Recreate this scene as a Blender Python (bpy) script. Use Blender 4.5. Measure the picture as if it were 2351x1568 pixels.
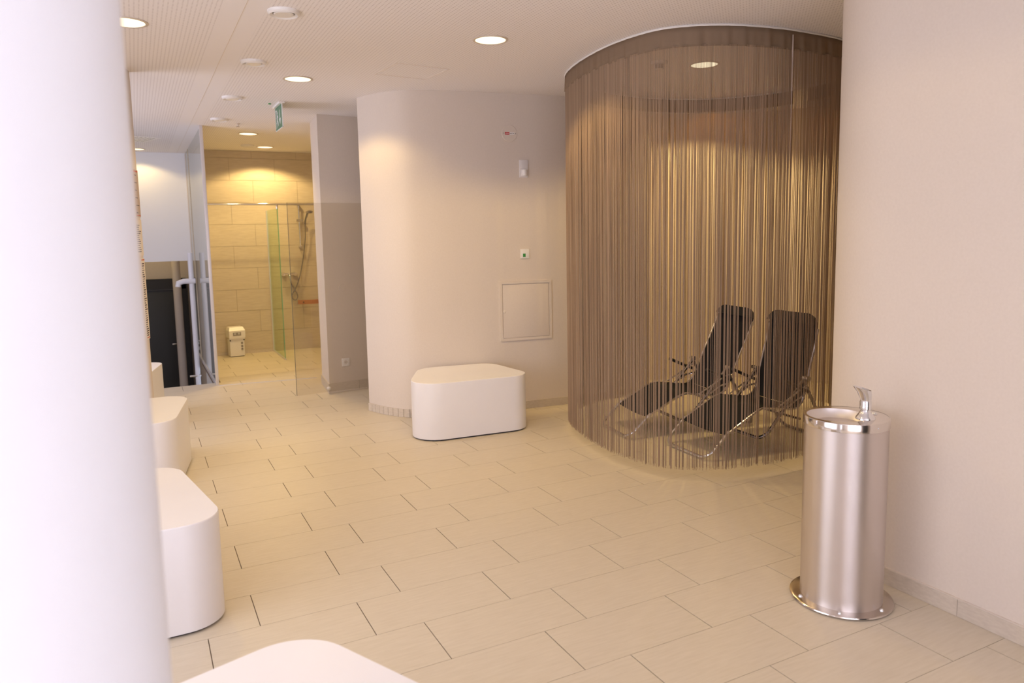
import bpy, bmesh, math, random
from mathutils import Vector, Matrix, Euler
random.seed(7)
PI = math.pi
for o in list(bpy.data.objects): bpy.data.objects.remove(o)
scene = bpy.context.scene
COL = scene.collection

# ------------------------------------------------------------------ camera
F_PX, YAW, PITCH, ROLL, EYE = 1687.378, .4699, -.1132, -.0195, 1.5718
fw = Vector((math.sin(YAW)*math.cos(PITCH), math.cos(YAW)*math.cos(PITCH), math.sin(PITCH)))
rt = Vector((math.cos(YAW), -math.sin(YAW), 0)); up = rt.cross(fw)
rt2 = rt*math.cos(ROLL)+up*math.sin(ROLL); up2 = -rt*math.sin(ROLL)+up*math.cos(ROLL)
cam_d = bpy.data.cameras.new('camera'); cam = bpy.data.objects.new('camera', cam_d); COL.objects.link(cam)
cam_d.sensor_width = 36; cam_d.lens = F_PX/2351*36; cam_d.shift_y = -50.85/2351
cam_d.clip_start = .05
m3 = Matrix((rt2, up2, -fw)).transposed()
cam.matrix_world = Matrix.Translation((0, 0, EYE)) @ m3.to_4x4()
cam_d.dof.use_dof = True; cam_d.dof.focus_distance = 4.3; cam_d.dof.aperture_fstop = 2.8
scene.camera = cam

# ------------------------------------------------------------------ light
vs = scene.view_settings
vs.view_transform = 'Standard'; vs.look = 'None'; vs.gamma = 1; vs.use_curve_mapping = False
vs.exposure = -0.07
w = bpy.data.worlds.new('world'); scene.world = w; w.use_nodes = True
bg = w.node_tree.nodes['Background']; bg.inputs[0].default_value = (.80, .86, 1, 1); bg.inputs[1].default_value = 1.0
DAY = (.86, .85, 1.0); WARM = (1.0, .71, .30)
POT_W = 59
def area(name, loc, rot, sx, sy, watt, color):
    l = bpy.data.lights.new(name, 'AREA'); l.shape = 'RECTANGLE'; l.size = sx; l.size_y = sy; l.energy = watt; l.color = color
    o = bpy.data.objects.new(name, l); COL.objects.link(o); o.location = loc; o.rotation_euler = rot
    return o
# daylight falling in through the glazed fronts of the room
area('daylight_rear_window', (.45, -1.12, 1.45), (PI/2, 0, PI), 2.3, 2.3, 320, DAY)
area('daylight_side_window', (-2.32, 1.5, 1.45), (PI/2, 0, -PI/2), 4.0, 2.3, 85, DAY)
area('daylight_stair_window', (-2.32, 7.5, 1.45), (PI/2, 0, -PI/2), 2.0, 2.3, 60, (.80, .80, 1.0))

# ------------------------------------------------------------------ materials
MATS = {}
def mat(name, color, rough=.5, metal=0, spec=.5, **k):
    m = bpy.data.materials.new(name); m.use_nodes = True; b = m.node_tree.nodes['Principled BSDF']
    b.inputs['Base Color'].default_value = (*color, 1); b.inputs['Roughness'].default_value = rough
    b.inputs['Metallic'].default_value = metal; b.inputs['Specular IOR Level'].default_value = spec
    for kk, v in k.items(): b.inputs[kk.replace('_', ' ')].default_value = v
    MATS[name] = m; return m
def nodes(m): return m.node_tree.nodes, m.node_tree.links, m.node_tree.nodes['Principled BSDF']
def noise_tint(m, scale, c1, c2, stretch=(1, 1, 1), detail=4, bump=0, coord='Object', rnd=0):
    n, l, b = nodes(m)
    tc = n.new('ShaderNodeTexCoord'); mp = n.new('ShaderNodeMapping'); mp.inputs['Scale'].default_value = stretch
    nz = n.new('ShaderNodeTexNoise'); nz.inputs['Scale'].default_value = scale; nz.inputs['Detail'].default_value = detail
    cr = n.new('ShaderNodeValToRGB'); cr.color_ramp.elements[0].position = .3; cr.color_ramp.elements[1].position = .7
    cr.color_ramp.elements[0].color = (*c1, 1); cr.color_ramp.elements[1].color = (*c2, 1)
    if coord == 'World':
        ge = n.new('ShaderNodeNewGeometry'); l.new(ge.outputs['Position'], mp.inputs[0])
    else: l.new(tc.outputs[coord], mp.inputs[0])
    l.new(mp.outputs[0], nz.inputs['Vector']); l.new(nz.outputs['Fac'], cr.inputs[0])
    out = cr.outputs[0]
    if rnd:
        g = n.new('ShaderNodeNewGeometry'); mr = n.new('ShaderNodeMapRange')
        mr.inputs['To Min'].default_value = 1-rnd; mr.inputs['To Max'].default_value = 1+rnd
        l.new(g.outputs['Random Per Island'], mr.inputs[0])
        mx = n.new('ShaderNodeVectorMath'); mx.operation = 'SCALE'; l.new(out, mx.inputs[0]); l.new(mr.outputs[0], mx.inputs['Scale'])
        out = mx.outputs[0]
    l.new(out, b.inputs['Base Color'])
    if bump:
        bp = n.new('ShaderNodeBump'); bp.inputs['Strength'].default_value = bump; bp.inputs['Distance'].default_value = .002
        l.new(nz.outputs['Fac'], bp.inputs['Height']); l.new(bp.outputs[0], b.inputs['Normal'])
    return m
M = MATS
noise_tint(mat('floor_tile', (.6, .53, .43), .42, spec=.35), 9, (.63, .55, .425), (.68, .60, .475), (1, 9, 1), 8, .12, 'World', .035)
mat('grout', (.20, .15, .11), .9); mat('wall_grout', (.44, .36, .25), .9)
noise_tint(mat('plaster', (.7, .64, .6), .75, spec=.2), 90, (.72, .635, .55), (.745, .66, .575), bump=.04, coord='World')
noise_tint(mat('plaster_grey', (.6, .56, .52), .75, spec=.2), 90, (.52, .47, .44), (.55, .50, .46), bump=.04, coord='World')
mat('white_paint', (.90, .905, .94), .6, spec=.3)
noise_tint(mat('skirting_tile', (.6, .5, .4), .5), 12, (.58, .50, .41), (.66, .58, .48), (3, 3, 9), 6, 0, 'World', .04)
noise_tint(mat('wall_tile', (.6, .5, .4), .45), 9, (.58, .49, .36), (.65, .56, .42), (1, 1, 8), 8, .06, 'World', .02)
noise_tint(mat('bench_laminate', (.86, .83, .82), .38), 3, (.86, .84, .86), (.885, .865, .88), coord='World')
mat('plinth_dark', (.04, .035, .04), .6)
mat('white_plastic', (.86, .83, .80), .35)
mat('ivory_plastic', (.78, .70, .62), .4)
mat('grey_plastic', (.30, .27, .25), .4)
mat('black_plastic', (.02, .02, .022), .45)
mat('green_print', (.05, .30, .07), .4)
mat('red_print', (.50, .01, .015), .4)
mat('sign_green', (.03, .20, .10), .3)
mat('sign_white', (.80, .82, .82), .35)
mat('chrome', (.80, .80, .82), .10, 1)
mat('steel_polished', (.74, .69, .65), .13, 1); mat('steel_satin', (.76, .71, .68), .42, 1)
mat('gunmetal', (.36, .34, .36), .25, 1)
mat('aluminium', (.74, .72, .74), .4, .6)
mat('door_grey', (.030, .032, .036), .5)
mat('door_frame', (.010, .009, .010), .5)
mat('wood_orange', (.50, .20, .07), .4)
mat('post_white', (.80, .80, .86), .35)
mat('sling', (.012, .012, .016), .8, spec=.2)
noise_tint(mat('cushion', (.012, .012, .014), .9, spec=.2), 500, (.008, .008, .01), (.025, .025, .03), bump=.4)
mat('paper', (.80, .72, .62), .7); mat('ink', (.09, .06, .05), .8); mat('ink_red', (.55, .10, .05), .8); mat('paper_tan', (.50, .40, .34), .8)
mat('downlight_trim', (.72, .64, .55), .35, .3)
mat('sensor_white', (.80, .76, .74), .45)
# brushed steel
bs = mat('steel_brushed', (.72, .66, .63), .34, 1)
n, l, b = nodes(bs)
b.inputs['Anisotropic'].default_value = .8; tg = n.new('ShaderNodeTangent'); tg.direction_type = 'RADIAL'; tg.axis = 'Z'; l.new(tg.outputs[0], b.inputs['Tangent']); b.inputs['Anisotropic Rotation'].default_value = .25
tc = n.new('ShaderNodeTexCoord'); mp = n.new('ShaderNodeMapping'); mp.inputs['Scale'].default_value = (9, 9, .9)
nz = n.new('ShaderNodeTexNoise'); nz.inputs['Scale'].default_value = 3; nz.inputs['Detail'].default_value = 3
mr = n.new('ShaderNodeMapRange'); mr.inputs['To Min'].default_value = .40; mr.inputs['To Max'].default_value = .47
l.new(tc.outputs['Object'], mp.inputs[0]); l.new(mp.outputs[0], nz.inputs['Vector']); l.new(nz.outputs['Fac'], mr.inputs[0]); l.new(mr.outputs[0], b.inputs['Roughness'])
# perforated ceiling board: grid of small holes, plain strip between the two boards
cm = mat('ceiling_board', (.82, .78, .74), .8, spec=.1)
n, l, b = nodes(cm)
ge = n.new('ShaderNodeNewGeometry'); sx = n.new('ShaderNodeSeparateXYZ'); l.new(ge.outputs['Position'], sx.inputs[0])
def mth(op, a, bb=None, c=None):
    q = n.new('ShaderNodeMath'); q.operation = op
    for i, v in enumerate((a, bb, c)):
        if v is None: continue
        if isinstance(v, (int, float)): q.inputs[i].default_value = v
        else: l.new(v, q.inputs[i])
    return q.outputs[0]
PX, PY, RAD = .0226, .0226, .20
fx = mth('SUBTRACT', mth('FRACT', mth('DIVIDE', mth('ADD', sx.outputs[0], 20), PX)), .5)
fy = mth('SUBTRACT', mth('FRACT', mth('DIVIDE', mth('ADD', sx.outputs[1], 20), PY)), .5)
rr = mth('SQRT', mth('ADD', mth('MULTIPLY', fx, fx), mth('MULTIPLY', fy, fy)))
hole = mth('LESS_THAN', rr, RAD)
zone = mth('SUBTRACT', 1, mth('MULTIPLY', mth('GREATER_THAN', sx.outputs[0], .49), mth('LESS_THAN', sx.outputs[0], .715)))
hz = mth('MULTIPLY', hole, zone)
mx = n.new('ShaderNodeMix'); mx.data_type = 'RGBA'; mx.inputs['A'].default_value = (.92, .88, .87, 1); mx.inputs['B'].default_value = (.68, .63, .62, 1)
l.new(hz, mx.inputs['Factor']); l.new(mx.outputs['Result'], b.inputs['Base Color'])
# glass
def glass(name, tint, ior=1.45, rough=0.0):
    m = bpy.data.materials.new(name); m.use_nodes = True; t = m.node_tree; t.nodes.clear()
    o = t.nodes.new('ShaderNodeOutputMaterial'); tr = t.nodes.new('ShaderNodeBsdfTransparent'); tr.inputs[0].default_value = (*tint, 1)
    gl = t.nodes.new('ShaderNodeBsdfGlossy'); gl.inputs['Roughness'].default_value = rough
    lw = t.nodes.new('ShaderNodeLayerWeight'); lw.inputs[0].default_value = .5; pw = t.nodes.new('ShaderNodeMath'); pw.operation = 'POWER'; pw.inputs[1].default_value = 5; t.links.new(lw.outputs['Facing'], pw.inputs[0])
    fr = t.nodes.new('ShaderNodeMath'); fr.operation = 'MULTIPLY_ADD'; fr.inputs[1].default_value = ior-1; fr.inputs[2].default_value = .035; t.links.new(pw.outputs[0], fr.inputs[0])
    mi = t.nodes.new('ShaderNodeMixShader'); t.links.new(fr.outputs[0], mi.inputs[0]); t.links.new(tr.outputs[0], mi.inputs[1]); t.links.new(gl.outputs[0], mi.inputs[2]); t.links.new(mi.outputs[0], o.inputs[0])
    MATS[name] = m; return m
glass('glass_grey', (.93, .92, .90)); glass('glass_green', (.92, .975, .87), 1.12); glass('window_glass', (.98, .98, .98))
mat('glass_edge_dark', (.10, .11, .10), .2); mat('glass_edge_green', (.18, .42, .24), .2)
# enamelled glass wall by the stairs: half mirror, half milky back coat
mg = bpy.data.materials.new('mirror_glass'); mg.use_nodes = True; t = mg.node_tree; t.nodes.clear(); MATS['mirror_glass'] = mg
o_ = t.nodes.new('ShaderNodeOutputMaterial'); g_ = t.nodes.new('ShaderNodeBsdfGlossy'); g_.inputs['Roughness'].default_value = .02; g_.inputs[0].default_value = (.92, .92, .88, 1)
d_ = t.nodes.new('ShaderNodeBsdfDiffuse'); d_.inputs[0].default_value = (.42, .42, .40, 1); x_ = t.nodes.new('ShaderNodeMixShader'); x_.inputs[0].default_value = .66
t.links.new(d_.outputs[0], x_.inputs[1]); t.links.new(g_.outputs[0], x_.inputs[2]); t.links.new(x_.outputs[0], o_.inputs[0])
# thread and fabric of the curtain
def thread(name, col, trans):
    m = bpy.data.materials.new(name); m.use_nodes = True; t = m.node_tree; t.nodes.clear(); MATS[name] = m
    o = t.nodes.new('ShaderNodeOutputMaterial'); d = t.nodes.new('ShaderNodeBsdfDiffuse'); tl = t.nodes.new('ShaderNodeBsdfTranslucent'); mi = t.nodes.new('ShaderNodeMixShader')
    g = t.nodes.new('ShaderNodeNewGeometry'); cr = t.nodes.new('ShaderNodeValToRGB')
    cr.color_ramp.elements[0].color = (*[c*.72 for c in col], 1); cr.color_ramp.elements[1].color = (*[c*1.2 for c in col], 1)
    t.links.new(g.outputs['Random Per Island'], cr.inputs[0])
    for q in (d, tl): t.links.new(cr.outputs[0], q.inputs[0])
    mi.inputs[0].default_value = trans
    t.links.new(d.outputs[0], mi.inputs[1]); t.links.new(tl.outputs[0], mi.inputs[2]); t.links.new(mi.outputs[0], o.inputs[0])
thread('thread', (.48, .345, .235), .35); thread('header_fabric', (.36, .26, .18), .3)
def emit(name, col, s):
    m = bpy.data.materials.new(name); m.use_nodes = True; t = m.node_tree; t.nodes.clear()
    o = t.nodes.new('ShaderNodeOutputMaterial'); e = t.nodes.new('ShaderNodeEmission'); e.inputs[0].default_value = (*col, 1); e.inputs[1].default_value = s
    t.links.new(e.outputs[0], o.inputs[0]); MATS[name] = m
emit('lamp_glow', (1, .84, .56), 1.9)

# ------------------------------------------------------------------ mesh helpers
class MB:
    def __init__(s): s.v = []; s.f = []; s.sm = []
    def _add(s, vs, fs, smooth=False):
        k = len(s.v); s.v += [tuple(p) for p in vs]; s.f += [tuple(i+k for i in f) for f in fs]; s.sm += [smooth]*len(fs); return s
    def box(s, c, d, rz=0, bev=0):
        x, y, z = d[0]/2, d[1]/2, d[2]/2; ca, sa = math.cos(rz), math.sin(rz)
        if bev <= 0:
            P = [(-x,-y,-z),(x,-y,-z),(x,y,-z),(-x,y,-z),(-x,-y,z),(x,-y,z),(x,y,z),(-x,y,z)]
            Fc = [(0,3,2,1),(4,5,6,7),(0,1,5,4),(1,2,6,5),(2,3,7,6),(3,0,4,7)]
        else:
            bm = bmesh.new(); bmesh.ops.create_cube(bm, size=1); bmesh.ops.scale(bm, vec=d, verts=bm.verts)
            bmesh.ops.bevel(bm, geom=bm.edges[:], offset=bev, segments=2, affect='EDGES', profile=.6)
            bm.verts.ensure_lookup_table(); P = [tuple(v.co) for v in bm.verts]; Fc = [tuple(v.index for v in f.verts) for f in bm.faces]; bm.free()
        return s._add([(c[0]+p[0]*ca-p[1]*sa, c[1]+p[0]*sa+p[1]*ca, c[2]+p[2]) for p in P], Fc)
    def prism(s, pts, z0, z1, smooth=False, caps=True):
        a = sum(pts[i][0]*pts[(i+1)%len(pts)][1]-pts[(i+1)%len(pts)][0]*pts[i][1] for i in range(len(pts)))
        if a < 0: pts = pts[::-1]
        k = len(pts)
        s._add([(p[0], p[1], z0) for p in pts]+[(p[0], p[1], z1) for p in pts], [(i, (i+1)%k, (i+1)%k+k, i+k) for i in range(k)], smooth)
        if caps: s._add([(p[0], p[1], z0) for p in pts]+[(p[0], p[1], z1) for p in pts], [tuple(range(k))[::-1], tuple(range(k, 2*k))])
        return s
    def lathe(s, prof, c=(0, 0, 0), seg=48, smooth=True, mtx=None, caps=True):
        P = []; k = len(prof)
        for j in range(seg):
            a = 2*PI*j/seg
            for r, z in prof:
                q = Vector((r*math.cos(a), r*math.sin(a), z))
                if mtx: q = mtx @ q
                P.append((q.x+c[0], q.y+c[1], q.z+c[2]))
        Fc = [(j*k+i, ((j+1)%seg)*k+i, ((j+1)%seg)*k+i+1, j*k+i+1) for j in range(seg) for i in range(k-1)]
        s._add(P, Fc, smooth)
        for i, rev in ((0, True), (k-1, False)):
            if caps and prof[i][0] > 1e-5:
                ring = [P[j*k+i] for j in range(seg)]; ids = list(range(seg)); s._add(ring, [tuple(ids[::-1] if rev else ids)])
        return s
    def tube(s, pts, r, seg=10, closed=False, rad=None):
        pts = [Vector(p) for p in pts]; k = len(pts); P = []; prev = None
        for i, p in enumerate(pts):
            if closed: d = pts[(i+1)%k]-pts[i-1]
            else: d = pts[min(i+1, k-1)]-pts[max(i-1, 0)]
            d.normalize()
            if prev is None:
                prev = d.cross(Vector((0, 0, 1)));
                if prev.length < .05: prev = d.cross(Vector((1, 0, 0)))
            n1 = (prev-d*prev.dot(d)).normalized(); n2 = d.cross(n1); prev = n1
            R_ = rad[i] if rad else r
            for j in range(seg):
                a = 2*PI*j/seg; P.append(p+n1*(R_*math.cos(a))+n2*(R_*math.sin(a)))
        K = k if closed else k-1
        s._add(P, [(i*seg+j, i*seg+(j+1)%seg, ((i+1)%k)*seg+(j+1)%seg, ((i+1)%k)*seg+j) for i in range(K) for j in range(seg)], True)
        if not closed: s._add(P[:seg]+P[-seg:], [tuple(range(seg))[::-1], tuple(range(seg, 2*seg))])
        return s
    def build(s, name, m, parent=None, loc=None, kind=None, label=None, cat=None, group=None):
        me = bpy.data.meshes.new(name); me.from_pydata(s.v, [], s.f); me.validate(); me.update()
        me.polygons.foreach_set('use_smooth', s.sm[:len(me.polygons)] if len(s.sm) >= len(me.polygons) else [False]*len(me.polygons))
        me.set_sharp_from_angle(angle=math.radians(38)); me.materials.append(MATS[m]); o = bpy.data.objects.new(name, me); COL.objects.link(o)
        if loc: o.location = loc
        if parent: o.parent = parent
        if kind: o['kind'] = kind
        tag(o, label, cat, group); return o
def tag(o, label=None, cat=None, group=None):
    if label: o['label'] = label
    if cat: o['category'] = cat
    if group: o['group'] = group
    return o
def empty(name, loc=(0, 0, 0), rz=0, label=None, cat=None, group=None, kind=None):
    o = bpy.data.objects.new(name, None); COL.objects.link(o); o.location = loc; o.rotation_euler = (0, 0, rz); o.empty_display_size = .1
    if kind: o['kind'] = kind
    return tag(o, label, cat, group)
def dup(o, parent=None, **k):
    c = o.copy(); COL.objects.link(c); c.parent = parent
    for ch in list(o.children): dup(ch, c)
    return c
def rounded(pts, radii, seg=8):
    out = []; k = len(pts)
    for i in range(k):
        p = Vector(pts[i]); a = Vector(pts[i-1]); b_ = Vector(pts[(i+1)%k]); r = radii[i] if isinstance(radii, (list, tuple)) else radii
        da = (a-p).normalized(); db = (b_-p).normalized(); ang = da.angle(db); t_ = r/math.tan(ang/2)
        cen = p+(da+db).normalized()*(r/math.sin(ang/2)); s0 = p+da*t_-cen; s1 = p+db*t_-cen
        a0 = math.atan2(s0.y, s0.x); a1 = math.atan2(s1.y, s1.x); d = (a1-a0+PI) % (2*PI)-PI
        out += [(cen.x+r*math.cos(a0+d*j/seg), cen.y+r*math.sin(a0+d*j/seg)) for j in range(seg+1)]
    return out
def catmull(P, n, closed=False):
    P = [Vector(p) for p in P]; out = []; k = len(P); segs = k if closed else k-1
    for i in range(segs):
        g = (lambda j: P[j % k]) if closed else (lambda j: P[max(0, min(k-1, j))])
        a, b_, c, d = g(i-1), g(i), g(i+1), g(i+2)
        for j in range(n):
            t_ = j/n; out.append(.5*((2*b_)+(c-a)*t_+(2*a-5*b_+4*c-d)*t_*t_+(3*b_-a-3*c+d)*t_**3))
    if not closed: out.append(P[-1])
    return out
def offset_path(path, d):
    out = []
    for i, p in enumerate(path):
        q = path[min(i+1, len(path)-1)]-path[max(i-1, 0)]; q.normalize(); out.append(Vector((p.x-q.y*d, p.y+q.x*d)))
    return out
CEIL = 2.80

# ------------------------------------------------------------------ floor
mb = MB(); mb.box((2.3, 3.4637, -.0635), (9.4, 10.5274, .12)); mb.box((3.86, 9.8637, -.0635), (6.28, 2.2726, .12))
floor = mb.build('floor', 'grout', kind='structure')
def project(x, y, z):
    q = Vector((x, y, z-EYE)); zz = q.dot(fw)
    if zz < .2: return None
    return 1175.5+F_PX*q.dot(rt2)/zz, 733.15-F_PX*q.dot(up2)/zz
tile_mesh = None
cands = []; rest = MB()
for r in range(-24, 20):
    y1 = 3.9274-.3*r; y0 = y1-.3; off = .352 if r % 2 == 0 else .152
    for k in range(-6, 12):
        x0 = off+.6*k; xm, ym = x0+.3, (y0+y1)/2
        if x0 < -2.4 or x0 > 6.6 or y0 < -1.8 or y1 > 11.0: continue
        crop = ym > 8.73 and x0 < .722
        if crop and x0+.6 < .76: continue
        if crop: rest.box(((.722+x0+.6)/2, (y0+y1)/2, -.006), (x0+.6-.722-.004, .2974, .012)); continue
        vis = False
        for px, py in ((x0, y0), (x0+.6, y0), (x0, y1), (x0+.6, y1), (xm, ym)):
            p = project(px, py, 0)
            if p and -150 < p[0] < 2500 and 500 < p[1] < 1700: vis = True
        if xm > 1.95 and ym > 6.35 and ym < 8.1: vis = False
        if xm > 3.2 and ym < 2.1: vis = False
        if xm > 2.4 and ym > 5.95: vis = False
        if ym > 9.1: vis = False
        d = math.hypot(xm, ym)
        cands.append((0 if vis else 1, d, x0, y0))
cands.sort(); GX, GY = .0020, .0010
for i, (nv, d, x0, y0) in enumerate(cands):
    c = (x0+.3, y0+.15, -.006)
    if nv == 0 and i < 300:
        if tile_mesh is None:
            t0 = MB().box((0, 0, 0), (.6-2*GX, .3-2*GY, .012)).build('tile', 'floor_tile', floor, loc=c); tile_mesh = t0.data
        else:
            o = bpy.data.objects.new('tile', tile_mesh); COL.objects.link(o); o.location = c; o.parent = floor
    else: rest.box(c, (.6-2*GX, .3-2*GY, .012))
rest.build('tiles_beyond', 'floor_tile', floor, kind='stuff')

# ------------------------------------------------------------------ ceiling and shell
MB().box((2.2, 4.75, CEIL+.06), (10.2, 13.3, .12)).build('ceiling', 'ceiling_board', kind='structure')
MB().box((.603, 4.8, CEIL-.0006), (.004, 13.0, .0012)).build('trim_1', 'ivory_plastic', kind='structure')
# outer shell behind and beside the camera
mb = MB()
mb.box((-1.625, -1.25, 1.4), (1.75, .14, 2.8)); mb.box((.45, -1.25, .13), (2.4, .14, .26)); mb.box((.45, -1.25, 2.72), (2.4, .14, .16)); mb.box((4.325, -1.25, 1.4), (5.35, .14, 2.8))
mb.build('wall_rear', 'plaster', kind='structure')
mb = MB()
for y0, y1 in ((-1.32, -.6), (3.6, 6.45), (8.55, 11.4)): mb.box((-2.45, (y0+y1)/2, 1.4), (.14, y1-y0, 2.8))
for y0, y1 in ((-.6, 3.6), (6.45, 8.55)):
    mb.box((-2.45, (y0+y1)/2, .13), (.14, y1-y0, .26)); mb.box((-2.45, (y0+y1)/2, 2.72), (.14, y1-y0, .16))
mb.build('wall_left', 'plaster', kind='structure')
MB().box((7.05, 4.9, 1.4), (.1, 12.3, 2.8)).build('wall_far_right', 'plaster', kind='structure')
def window(name, c, sx, sz, axis, nm):
    e = empty(name, c, 0, kind='structure'); d = (lambda u, t, h: (u, t, h)) if axis == 'x' else (lambda u, t, h: (t, u, h))
    pc = (lambda u, h: (u, 0, h)) if axis == 'x' else (lambda u, h: (0, u, h))
    m = MB()
    for h in (-sz/2+.03, sz/2-.03): m.box(pc(0, h), d(sx, .07, .06))
    for i in range(nm+1): m.box(pc(-sx/2+.03+(sx-.06)*i/nm, 0), d(.06, .07, sz))
    m.build('frame', 'aluminium', e)
    for i in range(nm):
        wv = (sx-.06)/nm; MB().box(pc(-sx/2+.03+wv*(i+.5), 0), d(wv-.06, .012, sz-.1)).build('pane', 'window_glass', e)
window('window_1', (.45, -1.26, 1.45), 2.4, 2.38, 'x', 3)
window('window_2', (-2.46, 1.5, 1.45), 4.2, 2.38, 'y', 4)
window('window_3', (-2.46, 7.5, 1.45), 2.1, 2.38, 'y', 2)
e = empty('door_2', (2.4, -1.16, 0), kind='structure')
MB().box((0, 0, 1.05), (.82, .05, 2.1), bev=.004).build('leaf', 'door_grey', e); MB().tube([(-.32, .03, 1.02), (-.32, .07, 1.02), (-.20, .07, 1.02)], .01).build('handle', 'chrome', e)

# white pillar beside the camera
MB().lathe([(.30, 0), (.30, CEIL)], (-.2955, 1.0, 0), 96).build('wall_pillar', 'white_paint', kind='structure')
# wall end with the notices behind the benches
pts = rounded([(-1.5, 5.875), (-.01, 5.875), (.055, 6.13), (-1.5, 6.13)], [.01, .02, .02, .01], 4)
MB().prism(pts, 0, CEIL, False).build('wall_notice', 'plaster', kind='structure')

# rounded wall on the right
R_ = .5; cx, cy = 2.88+R_, 2.118
path = [Vector((2.88, .2)), Vector((2.88, 1.0)), Vector((2.88, 1.6))]+[Vector((cx-R_*math.cos(a), cy+R_*math.sin(a))) for a in [i/24*PI for i in range(25)]]+[Vector((2.88+2*R_, .2))]
MB().prism([tuple(p) for p in path], 0, CEIL, True).build('wall_right', 'plaster', kind='structure')
def strip_pieces(path, base, name, z0, z1, th, gap, length, m, both=True):
    """tiles laid along a path, each a piece of its own"""
    dens = [path[0]]; 
    for p, q in zip(path, path[1:]):
        k = max(1, int((q-p).length/.01))
        dens += [p+(q-p)*(j/k) for j in range(1, k+1)]
    cum = [0]
    for p, q in zip(dens, dens[1:]): cum.append(cum[-1]+(q-p).length)
    def at(s_):
        import bisect
        i = max(1, min(len(cum)-1, bisect.bisect_left(cum, s_))); t_ = (s_-cum[i-1])/max(1e-9, cum[i]-cum[i-1]); return dens[i-1]+(dens[i]-dens[i-1])*t_
    s_ = 0; i = 0; tot = cum[-1]
    while s_ < tot-.005:
        L = length[i] if isinstance(length, list) and i < len(length) else (length[-1] if isinstance(length, list) else length)
        e_ = min(tot, s_+L); k = max(1, int((e_-s_)/.08)); pp = [at(s_+gap+(e_-s_-2*gap)*j/k) for j in range(k+1)]
        inn, out = offset_path(pp, 0), offset_path(pp, th)
        MB().prism([tuple(p) for p in inn]+[tuple(p) for p in out[::-1]], z0, z1).build(name, m, base)
        s_ = e_; i += 1
base = empty('baseboard_right', (0, 0, 0), kind='structure')
strip_pieces([Vector((2.880, .35)), Vector((2.880, 2.118))]+[Vector((cx-R_*math.cos(a), cy+R_*math.sin(a))) for a in [i/10*PI*.6 for i in range(1, 11)]], base, 'skirting_tile', .001, .072, .011, .0008, [.163, .6, .6, .6, .12, .06], 'skirting_tile')
MB().prism([(2.8695, .35), (2.880, .35), (2.880, 2.118), (2.8695, 2.118)], .0725, .0765).build('seam_strip', 'plaster', base)

# curved wall in the middle
wp = [Vector((2.3, 6.95)), Vector((2.05, 6.73)), Vector((1.822, 6.52))]+catmull([(1.822, 6.52), (1.915, 6.26), (2.06, 6.06), (2.26, 5.965), (2.5, 5.905), (2.8, 5.855), (3.08, 5.822), (3.5, 5.778)], 6)[1:]+[Vector((3.95, 5.75)), Vector((4.42, 5.74))]
inner = [Vector((4.42, 6.95))]
MB().prism([tuple(p) for p in wp+inner], 0, CEIL, True).build('wall_middle', 'plaster', kind='structure')
base = empty('baseboard_middle', (0, 0, 0), kind='structure')
curve = [p for p in wp[2:]]
strip_pieces(curve, base, 'skirting_tile', .001, .072, -.011, .0016, [.058]*11+[.3]+[.6]*4, 'skirting_tile')
# stub wall beside the shower
MB().prism([(1.68, 7.475), (2.95, 7.62), (2.95, 8.05), (1.735, 8.05)], 0, CEIL).build('wall_stub', 'plaster', kind='structure')
base = empty('baseboard_stub', (0, 0, 0), kind='structure')
strip_pieces([Vector((1.735, 8.05)), Vector((1.68, 7.475))], base, 'skirting_tile', .001, .10, -.012, .001, .6, 'skirting_tile')
strip_pieces([Vector((1.668, 7.4735)), Vector((2.3, 7.546))], base, 'skirting_tile', .001, .10, -.012, .001, [.33, .6], 'skirting_tile')
# shower rear wall with its tiles
wb = MB().box((2.962, 10.93, 1.4), (4.476, .2, 2.8)).build('wall_back', 'wall_grout', kind='structure')
for zi in range(10):
    z0 = .3*zi; z1 = min(CEIL, z0+.3); off = .31 if zi % 2 else .61
    for k in range(-1, 4):
        x0 = max(.70, off+.6*k); x1 = min(2.95, off+.6*(k+1))
        if x1-x0 < .03 or z1-z0 < .02: continue
        MB().box(((x0+x1)/2, 10.826, (z0+z1)/2), (x1-x0-.003, .008, z1-z0-.003)).build('wall_tile', 'wall_tile', wb)
MB().box((3.0, 9.4, 1.4), (.1, 2.9, 2.8)).build('wall_shower', 'wall_tile', kind='structure')
MB().box((1.19, 10.808, .02), (.96, .012, .04)).build('baseboard_back', 'skirting_tile', kind='structure')
MB().prism([(.705, 8.53), (1.75, 8.40), (1.75, 8.415), (.705, 8.545)], 0.0, .006).build('trim_2', 'aluminium', kind='structure')
# walls behind the string curtain
bp = catmull([(4.40, 6.95), (4.75, 6.35), (5.3, 6.12), (5.9, 5.75), (6.25, 5.1), (6.35, 4.2), (6.3, 3.2), (6.3, 1.5)], 8)
MB().prism([tuple(p) for p in bp]+[(6.9, 1.5), (6.9, 6.95)], 0, CEIL, True).build('wall_alcove', 'plaster', kind='structure')

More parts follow.
